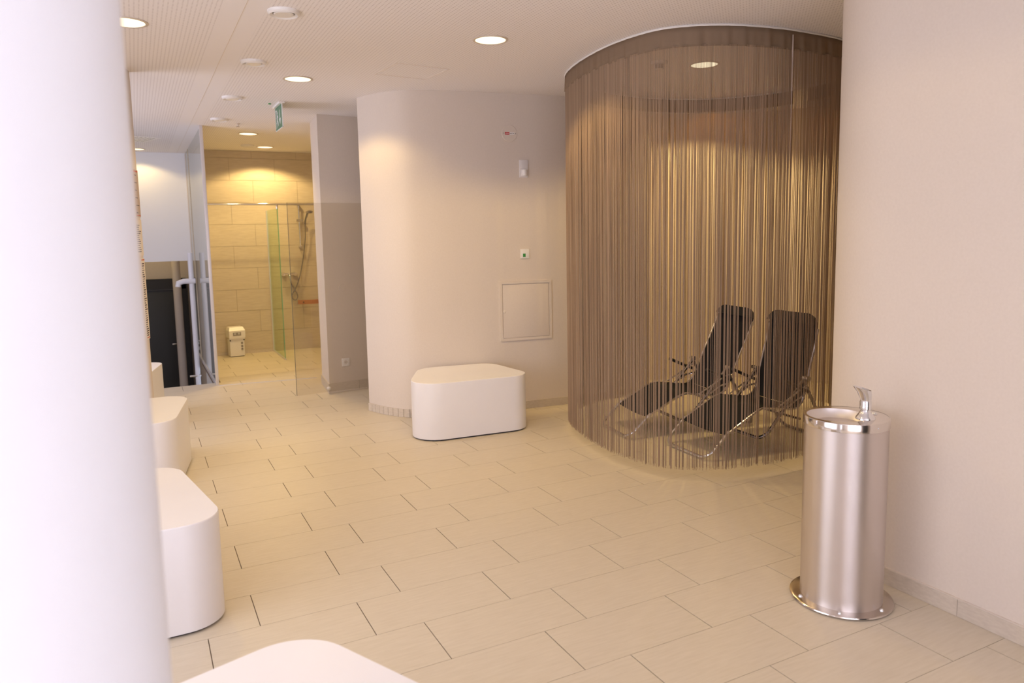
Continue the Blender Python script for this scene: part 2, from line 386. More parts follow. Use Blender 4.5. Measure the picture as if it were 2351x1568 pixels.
# ------------------------------------------------------------------ stair well
mb = MB()
for i in range(6): mb.box((-.85, 8.86+.28*i, -.115-.18*i-.1), (3.1, .28, .20))
mb.build('stair_flight', 'floor_tile', kind='structure')
MB().box((-.7, 12.0, -1.25), (3.6, 3.2, .12)).build('floor_lower', 'floor_tile', kind='structure')
MB().box((-.72, 11.40, 2.055), (3.4, .12, 1.49)).build('wall_bulkhead', 'white_paint', kind='structure')
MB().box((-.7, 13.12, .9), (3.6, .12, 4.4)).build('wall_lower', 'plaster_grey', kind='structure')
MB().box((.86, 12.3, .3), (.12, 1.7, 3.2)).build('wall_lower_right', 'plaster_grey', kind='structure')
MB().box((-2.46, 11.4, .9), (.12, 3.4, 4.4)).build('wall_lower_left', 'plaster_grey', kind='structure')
MB().box((-.7, 12.3, 2.0), (3.6, 1.7, .1)).build('ceiling_lower', 'white_paint', kind='structure')
d1 = empty('door_1', (.18, 13.05, -1.19), kind='structure')
mb = MB(); mb.box((-.62, -.03, 1.09), (.14, .10, 2.18)); mb.box((.44, -.03, 1.09), (.18, .10, 2.18)); mb.box((-.09, -.03, 2.10), (1.2, .10, .17)); mb.build('door_frame', 'door_frame', d1)
MB().box((-.10, -.025, 1.0), (.90, .05, 2.0), bev=.004).build('leaf', 'door_grey', d1)
hd = MB().box((.41, -.085, 1.13), (.035, .01, .07), bev=.003).build('handle', 'chrome', d1)
MB().tube([(.41, -.09, 1.14), (.41, -.13, 1.14), (.25, -.13, 1.135)], .012).build('lever', 'chrome', hd)
MB().box((.41, -.085, 1.03), (.035, .01, .06), bev=.003).build('lock_plate', 'chrome', d1)
# glass wall of the shower room towards the stairs
g = empty('wall_glass', (0, 0, 0), kind='structure')
MB().box((.715, 9.97, 1.385), (.014, 2.72, 2.83)).build('pane', 'mirror_glass', g)
MB().box((.706, 8.60, 1.40), (.034, .03, 2.80), bev=.003).build('edge_profile', 'aluminium', g)
MB().box((.712, 9.97, -.02), (.03, 2.72, .03)).build('floor_channel', 'aluminium', g)
MB().box((.704, 11.334, 2.05), (.008, .008, 1.48)).build('corner_profile', 'ivory_plastic', g)
# handrail post by the glass wall
hp = empty('handrail_post', (.635, 10.6, -1.19), 0, 'white round handrail post with curved bracket beside the glass wall at the stairs', 'post')
MB().lathe([(.032, 0), (.032, 2.62)], (0, 0, 0), 20).build('post', 'post_white', hp)
MB().tube([(-.17, -.02, 2.18), (-.16, -.02, 2.23), (-.10, -.02, 2.25), (.045, -.02, 2.25)], .035, 12).build('bracket', 'post_white', hp)
MB().tube([(-.10, -.02, .98), (.04, -.02, .98)], .014, 10).build('rail_stub', 'chrome', hp)
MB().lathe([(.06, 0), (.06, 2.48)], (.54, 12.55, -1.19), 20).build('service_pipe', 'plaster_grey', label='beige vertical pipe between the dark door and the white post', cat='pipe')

# ------------------------------------------------------------------ downlights, valves
def downlight(x, y, label, power=1.0, first=[None], on=True, group='recessed ceiling downlights'):
    if first[0] is None:
        r = empty('downlight', (x, y, CEIL))
        MB().lathe([(.098, -.0005), (.112, -.0005), (.112, -.004), (.106, -.007), (.098, -.006), (.096, -.001)], (0, 0, 0), 40).build('trim_ring', 'downlight_trim', r)
        MB().lathe([(.0955, -.0035), (.0, -.0035)], (0, 0, 0), 40, False).build('lens', 'lamp_glow', r)
        first[0] = r
    else:
        r = dup(first[0]); r.location = (x, y, CEIL)
    tag(r, label, 'downlight', group)
    l_ = bpy.data.lights.new('downlight_lamp', 'SPOT'); l_.energy = POT_W*power; l_.color = WARM; l_.spot_size = math.radians(142); l_.spot_blend = .28; l_.shadow_soft_size = .045
    lo = bpy.data.objects.new('downlight_lamp', l_); COL.objects.link(lo); lo.location = (x, y, CEIL-.012)
    return r
downlight(2.08, 4.32, 'lit recessed downlight in the open ceiling between the curved wall and the string curtain')
downlight(1.20, 5.91, 'lit recessed downlight in front of the curved wall, left of it', .8)
downlight(1.25, 9.09, 'lit recessed downlight over the shower room entrance', 1.5)
downlight(1.62, 10.30, 'lit recessed downlight close to the tiled shower wall', 1.5)
downlight(.042, 4.766, 'lit recessed downlight half hidden by the white pillar')
downlight(.10, 11.0, 'lit recessed downlight over the stairs by the white bulkhead', .32)
downlight(3.83, 4.33, 'lit recessed downlight inside the ring of the string curtain', 1.4)
downlight(5.0, 5.55, 'lit recessed downlight behind the string curtain', 1.5)
downlight(1.72, 1.95, 'lit recessed downlight near the rounded right wall above the fountain', .2)
downlight(.1, 2.6, 'lit recessed downlight above the near benches', .3)
downlight(5.75, 4.3, 'lit recessed downlight by the alcove wall behind the string curtain', 1.5)
lower_fill_lamp = downlight(.1, 12.25, 'unseen downlight added to warm the lower landing before the dark door', .5)  # added lamp, hidden by the bulkhead, gives the lower walls warm light
lower_fill_lamp.location.z = 1.95; bpy.data.objects[[o.name for o in COL.objects if o.name.startswith('downlight_lamp')][-1]].location.z = 1.935
def valve(x, y, label, s=1.0, first=[None]):
    if first[0] is None:
        r = empty('air_valve', (x, y, CEIL))
        MB().lathe([(.058, -.002), (.06, -.012), (.074, -.022), (.083, -.014), (.085, 0)], (0, 0, 0), 36, caps=False).build('ring', 'white_plastic', r)
        MB().lathe([(.0, -.020), (.049, -.020), (.053, -.016), (.050, -.006), (.012, -.002)], (0, 0, 0), 36).build('disc', 'white_plastic', r)
        MB().lathe([(.0585, -.0015), (0, -.0015)], (0, 0, 0), 36).build('throat', 'grey_plastic', r)
        first[0] = r
    else: r = dup(first[0]); r.location = (x, y, CEIL); r.scale = (s, s, s)
    tag(r, label, 'air vent', 'round ceiling air valves')
valve(.801, 4.231, 'white round ceiling air valve nearest the camera')
valve(.814, 5.461, 'second white ceiling air valve of the row, counted from the camera')
valve(.83, 6.854, 'third white ceiling air valve of the row, counted from the camera')
valve(.843, 8.097, 'fourth white ceiling air valve of the row, near the glass wall')
valve(1.38, 10.154, 'white ceiling air valve inside the shower room beside its downlight')
# sprinkler
sp = empty('sprinkler', (1.05, 8.35, CEIL), 0, 'small brass ceiling sprinkler head before the shower room', 'sprinkler')
MB().lathe([(.022, 0), (.022, -.004), (.008, -.008), (.006, -.03), (.0, -.03)], (0, 0, 0), 16).build('base_cup', 'downlight_trim', sp)
MB().lathe([(.0, -.034), (.018, -.034), (.018, -.031), (.0, -.031)], (0, 0, 0), 16).build('deflector', 'gunmetal', sp)
# ceiling hatch
ch = empty('ceiling_hatch', (1.92, 5.35, CEIL), .1, 'flush square inspection hatch in the ceiling before the curved wall', 'hatch')
mb = MB()
for a, c in (((.42, .006, .003), (0, .2, -.0015)), ((.42, .006, .003), (0, -.2, -.0015)), ((.006, .4, .003), (.207, 0, -.0015)), ((.006, .4, .003), (-.207, 0, -.0015))): mb.box(c, a)
mb.build('hatch_frame', 'ivory_plastic', ch)

cg = empty('ceiling_grille', (-.02, 9.9, CEIL), .35, 'white ceiling grille with rows of dark holes over the stairs', 'grille')
MB().box((0, 0, -.002), (.62, .5, .004), bev=.001).build('plate', 'white_plastic', cg)
mb = MB()
for i in range(12):
    for j in range(8): mb.box((-.26+i*.047, -.19+j*.054, -.0045), (.017, .017, .001))
mb.build('holes', 'black_plastic', cg, kind='stuff')
# ------------------------------------------------------------------ exit sign
ex = empty('exit_sign', (1.25, 7.07, CEIL), 0, 'green hanging emergency exit sign with running man and arrow', 'sign')
MB().box((0, 0, -.008), (.05, .34, .016), bev=.003).build('mount', 'white_plastic', ex)
MB().box((0, 0, -.118), (.006, .33, .20)).build('acrylic_plate', 'sign_green', ex)
mb = MB(); mb.box((0, -.166, -.118), (.009, .006, .206)); mb.box((0, .166, -.118), (.009, .006, .206)); mb.box((0, 0, -.2205), (.009, .338, .006)); mb.build('clear_edge', 'sign_white', ex)
mb = MB()
def yz(pts):  # flat white print on the side facing the room (-x)
    k = len(mb.v); mb._add([(-.0036, y, z) for y, z in pts]+[(-.0032, y, z) for y, z in pts], [tuple(range(len(pts))), tuple(range(len(pts), 2*len(pts)))[::-1]])
yz([(-.045, -.055), (-.065, -.055), (-.065, -.13), (-.095, -.13), (-.055, -.185), (-.015, -.13), (-.045, -.13)])
mb.build('arrow', 'sign_white', ex)
mb = MB()
yz([(.145, -.04), (.085, -.04), (.085, -.20), (.095, -.20), (.095, -.05), (.135, -.05), (.135, -.20), (.145, -.20)])
mb.build('doorway', 'sign_white', ex)
mb = MB()
yz([(.068+.014*math.cos(a), -.068+.014*math.sin(a)) for a in [i*PI/6 for i in range(12)]])
yz([(.075, -.085), (.055, -.085), (.03, -.11), (.036, -.117), (.055, -.102), (.055, -.13), (.03, -.16), (.02, -.19), (.033, -.19), (.045, -.165), (.066, -.145), (.09, -.165), (.118, -.16), (.118, -.15), (.096, -.152), (.078, -.13), (.078, -.105), (.10, -.12), (.106, -.112)])
mb.build('running_figure', 'sign_white', ex)
MB().lathe([(.0, 0), (.012, 0), (.012, -.006), (0, -.008)], (1.17, 7.05, CEIL), 12).build('indicator_lamp', 'green_print', label='tiny green indicator on the ceiling beside the exit sign', cat='indicator')

# ------------------------------------------------------------------ things on the curved wall
A2, B2 = Vector((2.8, 5.855)), Vector((3.5, 5.778)); tdir = (B2-A2).normalized(); WRZ = math.atan2(tdir.y, tdir.x)
def wall_pt(x):
    best = None
    for p, q in zip(wp, wp[1:]):
        if p.x <= x <= q.x and q.x > p.x: best = p+(q-p)*((x-p.x)/(q.x-p.x))
    return best
def on_wall(name, x, z, label, cat):
    p = wall_pt(x); e = empty(name, (p.x, p.y, z), WRZ, label, cat); return e
RX = Matrix.Rotation(PI/2, 4, 'X')
ic = on_wall('inspection_cover', 2.972, 2.458, 'round wall-coloured cover with a red and white sticker high on the curved wall', 'wall cover')
MB().lathe([(.0, .006), (.069, .006), (.072, .003), (.072, 0)], (0, 0, 0), 40, mtx=RX).build('disc', 'plaster', ic)
for sx_ in (-.055, .055): MB().lathe([(0, .009), (.004, .009), (.004, .005)], (sx_, 0, 0), 10, mtx=RX).build('screw', 'grey_plastic', ic)
MB().box((-.022, -.0065, 0), (.042, .001, .022)).build('red_sticker', 'red_print', ic); MB().box((.022, -.0065, 0), (.046, .001, .022)).build('white_sticker', 'white_plastic', ic)
mb = MB()
for i in range(7): mb.box((-.037+i*.005, -.0072, .0), (.0038, .0004, .005))
mb.build('lettering', 'white_plastic', ic)
mb = MB()
for i in range(8):
    if i != 4: mb.box((.005+i*.0047, -.0072, .0), (.0034, .0004, .005))
mb.build('lettering', 'ink', ic)
ms = on_wall('motion_sensor', 3.097, 2.157, 'white double wall frame with blank plate and motion sensor', 'motion sensor')
MB().box((0, -.006, 0), (.082, .012, .152), bev=.003).build('frame', 'sensor_white', ms)
MB().box((0, -.0125, .036), (.058, .004, .060), bev=.0015).build('blank_plate', 'sensor_white', ms)
sn = MB().box((.002, -.0125, -.036), (.058, .004, .060), bev=.0015).build('sensor_base', 'sensor_white', ms)
MB().prism([(.026*math.cos(a), .030*math.sin(a)) for a in [PI+i*PI/14 for i in range(15)]], -.062, -.010, True).build('sensor_lens', 'white_plastic', sn, loc=(.002, -.013, 0))
wbt = on_wall('wall_button', 3.096, 1.411, 'white square wall switch with a green field', 'switch')
MB().box((0, -.006, 0), (.082, .012, .084), bev=.003).build('frame', 'white_plastic', wbt)
MB().box((0, -.0125, 0), (.058, .004, .058), bev=.0015).build('rocker', 'white_plastic', wbt)
MB().box((-.010, -.0152, -.014), (.025, .0014, .030)).build('green_field', 'green_print', wbt)
ap = on_wall('access_panel', 3.098, .902, 'large square wall-coloured access panel above the bench', 'access panel')
ap.location.y -= .001
mb = MB()
for c, d_ in (((0, -.005, .255), (.50, .012, .022)), ((0, -.005, -.255), (.50, .012, .022)), ((-.239, -.005, 0), (.022, .012, .49)), ((.239, -.005, 0), (.022, .012, .49))): mb.box(c, d_)
mb.build('panel_frame', 'plaster', ap)
pd = MB().box((0, -.0025, 0), (.444, .005, .476), bev=.0012).build('panel_door', 'plaster', ap)
MB().lathe([(0, .012), (.008, .012), (.013, .010), (.014, .007), (.014, 0)], (-.208, 0, 0), 16, mtx=RX).build('lock', 'ivory_plastic', pd)

# things on the stub wall
SRZ = math.atan2(7.62-7.475, 2.95-1.68)
def on_stub(name, x, z, label, cat): return empty(name, (x, 7.475+(x-1.68)*math.tan(SRZ), z), SRZ, label, cat)
so = on_stub('wall_socket', 1.862, .305, 'white power socket low on the grey stub wall', 'socket')
MB().box((0, -.005, 0), (.082, .010, .082), bev=.003).build('frame', 'white_plastic', so)
MB().lathe([(.020, .006), (.022, .013), (.026, .013), (.026, .009)], (0, 0, 0), 24, mtx=RX, caps=False).build('socket_ring', 'white_plastic', so)
for q in (-.009, .009): MB().lathe([(0, .0145), (.003, .0145), (.003, .010)], (q, 0, 0), 8, mtx=RX).build('pin_hole', 'black_plastic', so)
MB().lathe([(0, .011), (.019, .011), (.019, .010)], (0, 0, 0), 20, mtx=RX).build('recess', 'ivory_plastic', so)
bc = on_stub('blank_cover', 1.86, 1.075, 'round grey blank cover on the stub wall', 'wall cover')
MB().lathe([(.0, .004), (.037, .004), (.039, .002), (.039, 0)], (0, 0, 0), 28, mtx=RX).build('disc', 'plaster', bc)
MB().lathe([(.034, .0042), (.036, .0056), (.038, .0042)], (0, 0, 0), 28, mtx=RX, caps=False).build('rim', 'plaster', bc)
dsx = empty('door_stop', (1.668, 7.462, .06), 0, 'small white ball door stop at the foot of the stub wall corner', 'door stop')
MB().lathe([(0, -.022), (.012, -.018), (.02, -.008), (.022, 0), (.02, .008), (.012, .018), (0, .022)], (-.004, -.028, 0), 16).build('ball', 'white_plastic', dsx)
MB().lathe([(.008, 0), (.008, .02)], (-.004, -.004, 0), 10, mtx=RX).build('stem', 'white_plastic', dsx)
# frameless glass door leaf standing before the stub wall
gp = empty('glass_door', (1.325, 7.345, 0), math.atan2(.055, .725), 'clear frameless glass leaf standing open before the stub wall', 'glass door')
MB().box((.455, 0, .985), (.902, .008, 1.89)).build('pane', 'glass_grey', gp)
MB().box((.0015, 0, .985), (.003, .009, 1.89)).build('edge', 'glass_edge_dark', gp)
mb = MB()
for z in (.35, 1.6): mb.box((.88, .02, z), (.05, .05, .08), bev=.004)
mb.build('hinge', 'chrome', gp)

# ------------------------------------------------------------------ shower room
ss = empty('shower_screen', (1.67, 9.93, 0), 0, 'green tinted glass screen dividing off the shower', 'shower screen')
MB().box((0, .43, 1.0), (.008, .86, 1.97)).build('pane', 'glass_green', ss)
MB().box((0, .001, 1.0), (.010, .005, 1.97)).build('edge', 'glass_edge_green', ss)
MB().box((0, .43, .01), (.022, .87, .02)).build('floor_channel', 'aluminium', ss)
MB().box((0, .872, 1.0), (.022, .02, 1.97)).build('wall_channel', 'aluminium', ss)
MB().box((0, .02, 2.0), (.024, .03, .06), bev=.003).build('clamp', 'chrome', ss)
cr_ = empty('shower_rail', (1.8, 9.95, 2.035), 0, 'long straight chrome rail across the shower room', 'rail')
MB().tube([(-1.08, 0, 0), (1.14, 0, 0)], .0125, 14).build('tube', 'chrome', cr_)
for q in (-1.075, 1.138): MB().lathe([(.03, -.006), (.03, .006)], (q, 0, 0), 20, mtx=Matrix.Rotation(PI/2, 4, 'Y')).build('rosette', 'chrome', cr_)
WY = 10.82
sr = empty('shower_fitting', (2.105, WY, 1.77), 0, 'chrome riser rail with hand shower, looped hose and mixer tap on the tiled wall', 'shower')
rl = MB().tube([(0, -.05, .30), (0, -.05, -.30)], .011, 14).build('riser_rail', 'chrome', sr)
for z in (.29, -.29): MB().tube([(0, 0, z), (0, -.06, z)], .020, 14, rad=[.022, .018]).build('bracket', 'chrome', rl)
MB().tube([(-.04, -.05, .075), (.05, -.05, .075)], .022, 14).build('slider', 'chrome', rl)
hs = MB().tube([(.075, -.07, .02), (.085, -.085, .10), (.105, -.13, .175)], .014, 12, rad=[.014, .013, .016]).build('hand_shower', 'gunmetal', sr)
MB().lathe([(0, .014), (.03, .012), (.052, .0), (.048, -.008), (0, -.010)], (.125, -.16, .195), 24, mtx=Matrix.Rotation(.35, 4, 'X') @ Matrix.Rotation(-.12, 4, 'Y')).build('spray_plate', 'gunmetal', hs)
hose = catmull([(2.18, 10.745, 1.79), (2.175, 10.755, 1.6), (2.15, 10.77, 1.4), (2.10, 10.77, 1.15), (2.03, 10.77, .93), (1.955, 10.77, .80), (1.955, 10.77, .745), (1.995, 10.77, .715), (2.03, 10.77, .77), (1.99, 10.77, .88), (1.945, 10.765, .96), (1.935, 10.755, 1.04)], 8)
MB().tube([p-Vector((2.105, WY, 1.77)) for p in hose], .0075, 8).build('hose', 'gunmetal', sr)
ox, oz = -.175, -.68
mx_ = MB().tube([(ox-.075, -.055, oz), (ox+.075, -.055, oz)], .023, 16).build('mixer_body', 'chrome', sr)
for q in (-.078, .078): MB().tube([(ox+q, 0, oz), (ox+q, -.075, oz)], .03, 18, rad=[.036, .026]).build('rosette', 'chrome', mx_)
MB().tube([(ox-.004, -.06, oz), (ox-.006, -.10, oz-.015), (ox, -.135, oz-.10)], .014, 12, rad=[.02, .016, .011]).build('lever', 'chrome', mx_)
MB().tube([(ox+.003, -.06, oz-.01), (ox+.004, -.062, oz-.05)], .011, 10).build('hose_outlet', 'chrome', mx_)
ws = empty('wooden_backrest', (2.19, WY, .687), 0, 'curved orange wooden backrest slat in the shower', 'backrest')
arc = [(-.17+.35*i/12, -.10-.05*math.sin(PI*i/12)) for i in range(13)]
MB().prism(arc+[(x, y+.016) for x, y in arc[::-1]], -.03, .03, True).build('slat', 'wood_orange', ws)
for q in (-.10, .12):
    MB().tube([(q, 0, 0), (q, -.135, 0)], .009, 10).build('stud', 'chrome', ws)
    MB().lathe([(0, .153), (.009, .153), (.009, .13)], (q, 0, 0), 12, mtx=RX).build('cap', 'black_plastic', ws)
fm = empty('dosing_unit', (1.145, 10.66, 0), math.radians(6), 'white two-part dosing unit with dials standing on the shower room floor', 'appliance')
MB().box((0, 0, .125), (.19, .17, .235), bev=.008).build('lower_housing', 'white_plastic', fm)
MB().box((0, .0, .004), (.17, .15, .008)).build('foot', 'black_plastic', fm)
MB().prism([(-.105, -.118), (.105, -.118), (.105, .09), (-.105, .09)], .262, .36).build('upper_housing', 'white_plastic', fm)
uh = MB()
uh._add([(-.105, -.118, .36), (.105, -.118, .36), (.105, .09, .36), (-.105, .09, .36), (-.088, -.075, .405), (.088, -.075, .405), (.088, .09, .405), (-.088, .09, .405)], [(0, 1, 5, 4), (1, 2, 6, 5), (2, 3, 7, 6), (3, 0, 4, 7), (4, 5, 6, 7)]); uh.build('lid', 'white_plastic', fm)
MB().box((0, -.08, .251), (.205, .05, .024), bev=.006).build('carry_bar', 'white_plastic', fm)
for q in (-.09, .09):
    for z in (.262, .228): MB().box((q, -.088, z), (.016, .02, .014), bev=.003).build('catch', 'black_plastic', fm)
gw = MB().box((-.004, -.1195, .315), (.105, .004, .045)).build('gauge_window', 'grey_plastic', fm)
for q in (-.03, .022): MB().lathe([(.006, .1225), (.008, .1245), (.012, .1225)], (q, 0, .32), 14, mtx=RX, caps=False).build('gauge', 'sign_white', gw)
for z in (.185, .142, .10): MB().lathe([(0, .102), (.010, .102), (.013, .096), (.014, .085)], (.062, 0, z), 16, mtx=RX).build('knob', 'grey_plastic', fm)

# ------------------------------------------------------------------ notices on the wall end
def notice(y, z, wy, h, label, paperm, lines, redtop):
    ang = math.atan2(6.13-5.875, .055+.01)
    x = -.01+.065*(y-5.875)/.255
    e = empty('wall_notice_sheet', (x+.0015, y, z), ang-PI/2, label, 'notice', 'notices on the wall end')
    MB().box((0, 0, 0), (.003, wy, h)).build('sheet', paperm, e)
    if redtop:
        MB().box((.0017, 0, h/2-.012), (.0006, wy*.9, .008)).build('red_bar', 'ink_red', e); MB().box((.0017, 0, -h/2+.012), (.0006, wy*.9, .006)).build('red_bar', 'ink_red', e)
    mb = MB()
    for i in range(lines):
        zz = h/2-.04-(h-.07)*i/max(1, lines-1); ww = wy*random.uniform(.35, .75); mb.box((.0017, -wy*.42+ww/2, zz), (.0006, ww, random.choice((.006, .009))))
    mb.build('print', 'ink', e, kind='stuff')
notice(6.055, 1.93, .12, .34, 'tan notice, uppermost of the three sheets on the wall end', 'paper_tan', 6, True)
notice(6.035, 1.61, .16, .26, 'plan with black heading, middle of the three sheets on the wall end', 'paper', 14, False)
notice(6.075, 1.16, .09, .60, 'tall narrow list, lowest of the three sheets on the wall end', 'paper', 34, True)

# ------------------------------------------------------------------ benches
def bench(pts, radii, label, H=.455):
    e = empty('bench', (sum(p[0] for p in pts)/4, sum(p[1] for p in pts)/4, 0), 0, label, 'bench', 'white rounded benches')
    c = Vector(e.location[:2]); out = rounded([tuple(Vector(p)-c) for p in pts], radii, 10); k = len(out)
    ins = [(p[0]*.985, p[1]*.985) for p in out]
    mb = MB(); prof = [(1.0, .012), (1.0, H-.006), (.998, H-.002), (.993, H)]
    P = []
    for s_, z in prof: P += [(p[0]*s_, p[1]*s_, z) for p in out]
    if sum(out[i][0]*out[(i+1)%k][1]-out[(i+1)%k][0]*out[i][1] for i in range(k)) < 0:
        P = []; out = out[::-1]
        for s_, z in prof: P += [(p[0]*s_, p[1]*s_, z) for p in out]
    Fc = [(r*k+i, r*k+(i+1)%k, (r+1)*k+(i+1)%k, (r+1)*k+i) for r in range(len(prof)-1) for i in range(k)]
    mb._add(P, Fc, True); mb._add(P[-k:], [tuple(range(k))]); mb._add(P[:k], [tuple(range(k))[::-1]])
    mb.build('shell', 'bench_laminate', e)
    MB().prism([(p[0]*.965, p[1]*.965) for p in out], 0, .0125).build('plinth', 'plinth_dark', e)
bench([(1.745, 5.225), (2.812, 5.145), (2.745, 5.84), (2.10, 5.935)], [.2, .16, .15, .2], 'white rounded bench standing alone before the curved wall')
bench([(-.50, 3.09), (.265, 3.09), (.112, 3.99), (-.40, 3.99)], [.15, .15, .15, .15], 'white rounded bench second from the camera along the left side')
bench([(-.32, 5.0), (.145, 5.0), (.29, 5.855), (-.45, 5.855)], [.12, .15, .16, .1], 'white rounded bench before the wall end with notices')
bench([(-.55, 6.90), (.02, 6.90), (.178, 7.63), (-.55, 7.63)], [.1, .08, .12, .1], 'farthest white bench on the left, half hidden by the wall end')
bench([(-.10, 1.36), (.715, 1.36), (.367, 2.068), (-.30, 1.862)], [.12, .15, .17, .12], 'white bench in the foreground, cut off by the lower picture edge')

# ------------------------------------------------------------------ drinking fountain
fo = empty('drinking_fountain', (2.60, 2.05, 0), 0, 'round brushed steel drinking fountain beside the right wall', 'drinking fountain')
FH = .80
fl = MB().lathe([(0, 0), (.196, 0), (.204, .004), (.207, .009), (.205, .013), (.197, .015), (.160, .016)], (0, 0, 0), 72).build('floor_flange', 'steel_polished', fo)
for i in range(6):
    a = math.radians(-142+60*i); MB().lathe([(.0, .0095), (.004, .009), (.008, .005), (.010, 0)], (.180*math.cos(a), .180*math.sin(a), .015), 14).build('bolt', 'chrome', fl)
MB().lathe([(.1635, .014), (.1635, FH-.035)], (0, 0, 0), 96).build('body', 'steel_brushed', fo)
MB().lathe([(.1645, FH-.036), (.1675, FH-.0355), (.1685, FH-.004), (.1665, FH), (.162, FH+.0005)], (0, 0, 0), 96, caps=False).build('rim_band', 'steel_polished', fo)
# top: bowl set off centre towards the rear left (from the camera)
vx = Vector((.785, -.62))        # picture right, roughly
nx = Vector((.62, .785))         # away from the camera
bx_, by_ = -vx.x*.036, -vx.y*.036; BR = .119; RO = .1635
seg = 72; mb = MB()
ring0 = [(RO*math.cos(2*PI*j/seg), RO*math.sin(2*PI*j/seg), FH) for j in range(seg)]
ring1 = [(bx_+BR*math.cos(2*PI*j/seg), by_+BR*math.sin(2*PI*j/seg), FH) for j in range(seg)]
mb._add(ring0+ring1, [(j, (j+1)%seg, seg+(j+1)%seg, seg+j) for j in range(seg)])
tp = mb.build('top_plate', 'steel_polished', fo)
prof = [1.0, .985, .95, .88, .76, .60, .42, .22, .10]; dep = [0, -.006, -.016, -.028, -.040, -.049, -.055, -.058, -.059]
mb = MB(); rings = [[(bx_+BR*s_*math.cos(2*PI*j/seg), by_+BR*s_*math.sin(2*PI*j/seg), FH+d_) for j in range(seg)] for s_, d_ in zip(prof, dep)]
mb._add([p for r_ in rings for p in r_], [(r_*seg+j, r_*seg+(j+1)%seg, (r_+1)*seg+(j+1)%seg, (r_+1)*seg+j) for r_ in range(len(rings)-1) for j in range(seg)], True)
mb._add(rings[-1], [tuple(range(seg))])
mb.build('bowl', 'steel_satin', fo)
dr = MB().lathe([(.0, .003), (.014, .003), (.017, 0)], (bx_, by_, FH-.059), 20).build('drain', 'chrome', tp)
for i in range(4): 
    q = Vector((bx_, by_))+vx*(.03+.011*i)-nx*.104
    MB().lathe([(0, .0012), (.0035, .001), (.004, 0)], (q.x, q.y, FH-.014), 8).build('drain_hole', 'black_plastic', tp)
spx = Vector((vx.x*.062, vx.y*.062))-nx*.045
sp_ = empty('spout', (spx.x, spx.y, FH)); sp_.parent = fo; sp_.scale = (1.15, 1.15, 1.04)
MB().lathe([(0, -.002), (.034, -.002), (.033, .004), (.026, .014), (.018, .028), (.016, .036)], (0, 0, 0), 28).build('spout_base', 'chrome', sp_)
tilt = Matrix.Rotation(.0, 4, 'X')
MB().lathe([(.0165, .034), (.020, .037), (.020, .066), (.0175, .072), (.016, .076), (.0, .076)], (0, 0, 0), 28).build('spout_neck', 'chrome', sp_)
# hood: flared mouth guard leaning to the left over the bowl
mb = MB(); rg = []
for i, (h_, r1, r2, dx) in enumerate([(.066, .0165, .0165, 0), (.076, .018, .018, .001), (.088, .021, .021, -.002), (.099, .025, .024, -.006), (.109, .029, .027, -.011), (.116, .031, .028, -.014)]):
    ring = []
    for j in range(28):
        a = 2*PI*j/28; u_ = math.cos(a)*r1+dx; v_ = math.sin(a)*r2; zz = h_+(-u_*.30 if i > 2 else 0)
        ring.append((vx.x*u_+nx.x*v_, vx.y*u_+nx.y*v_, zz))
    rg.append(ring)
V_ = [p for r_ in rg for p in r_]
mb._add(V_, [(r_*28+j, r_*28+(j+1)%28, (r_+1)*28+(j+1)%28, (r_+1)*28+j) for r_ in range(5) for j in range(28)], True)
inn = [(p[0]*.8+(-vx.x*.004), p[1]*.8+(-vx.y*.004), p[2]-.006) for p in rg[-1]]
mb._add(rg[-1]+inn, [(j, (j+1)%28, 28+(j+1)%28, 28+j) for j in range(28)], True); mb._add(inn, [tuple(range(28))])
mb.build('spout_hood', 'chrome', sp_)
pb = Vector((vx.x*.118, vx.y*.118))+nx*.035
MB().lathe([(0, .007), (.009, .006), (.0125, .002), (.0135, 0)], (pb.x, pb.y, FH), 20).build('push_button', 'chrome', fo)
ra = math.radians(218+45); MB().lathe([(0, .003), (.003, .002), (.004, 0)], (0, 0, 0), 10, mtx=Matrix.Translation((.168*math.cos(ra), .168*math.sin(ra), FH-.018)) @ Matrix.Rotation(ra, 4, 'Z') @ Matrix.Rotation(PI/2, 4, 'Y')).build('rivet', 'chrome', fo)

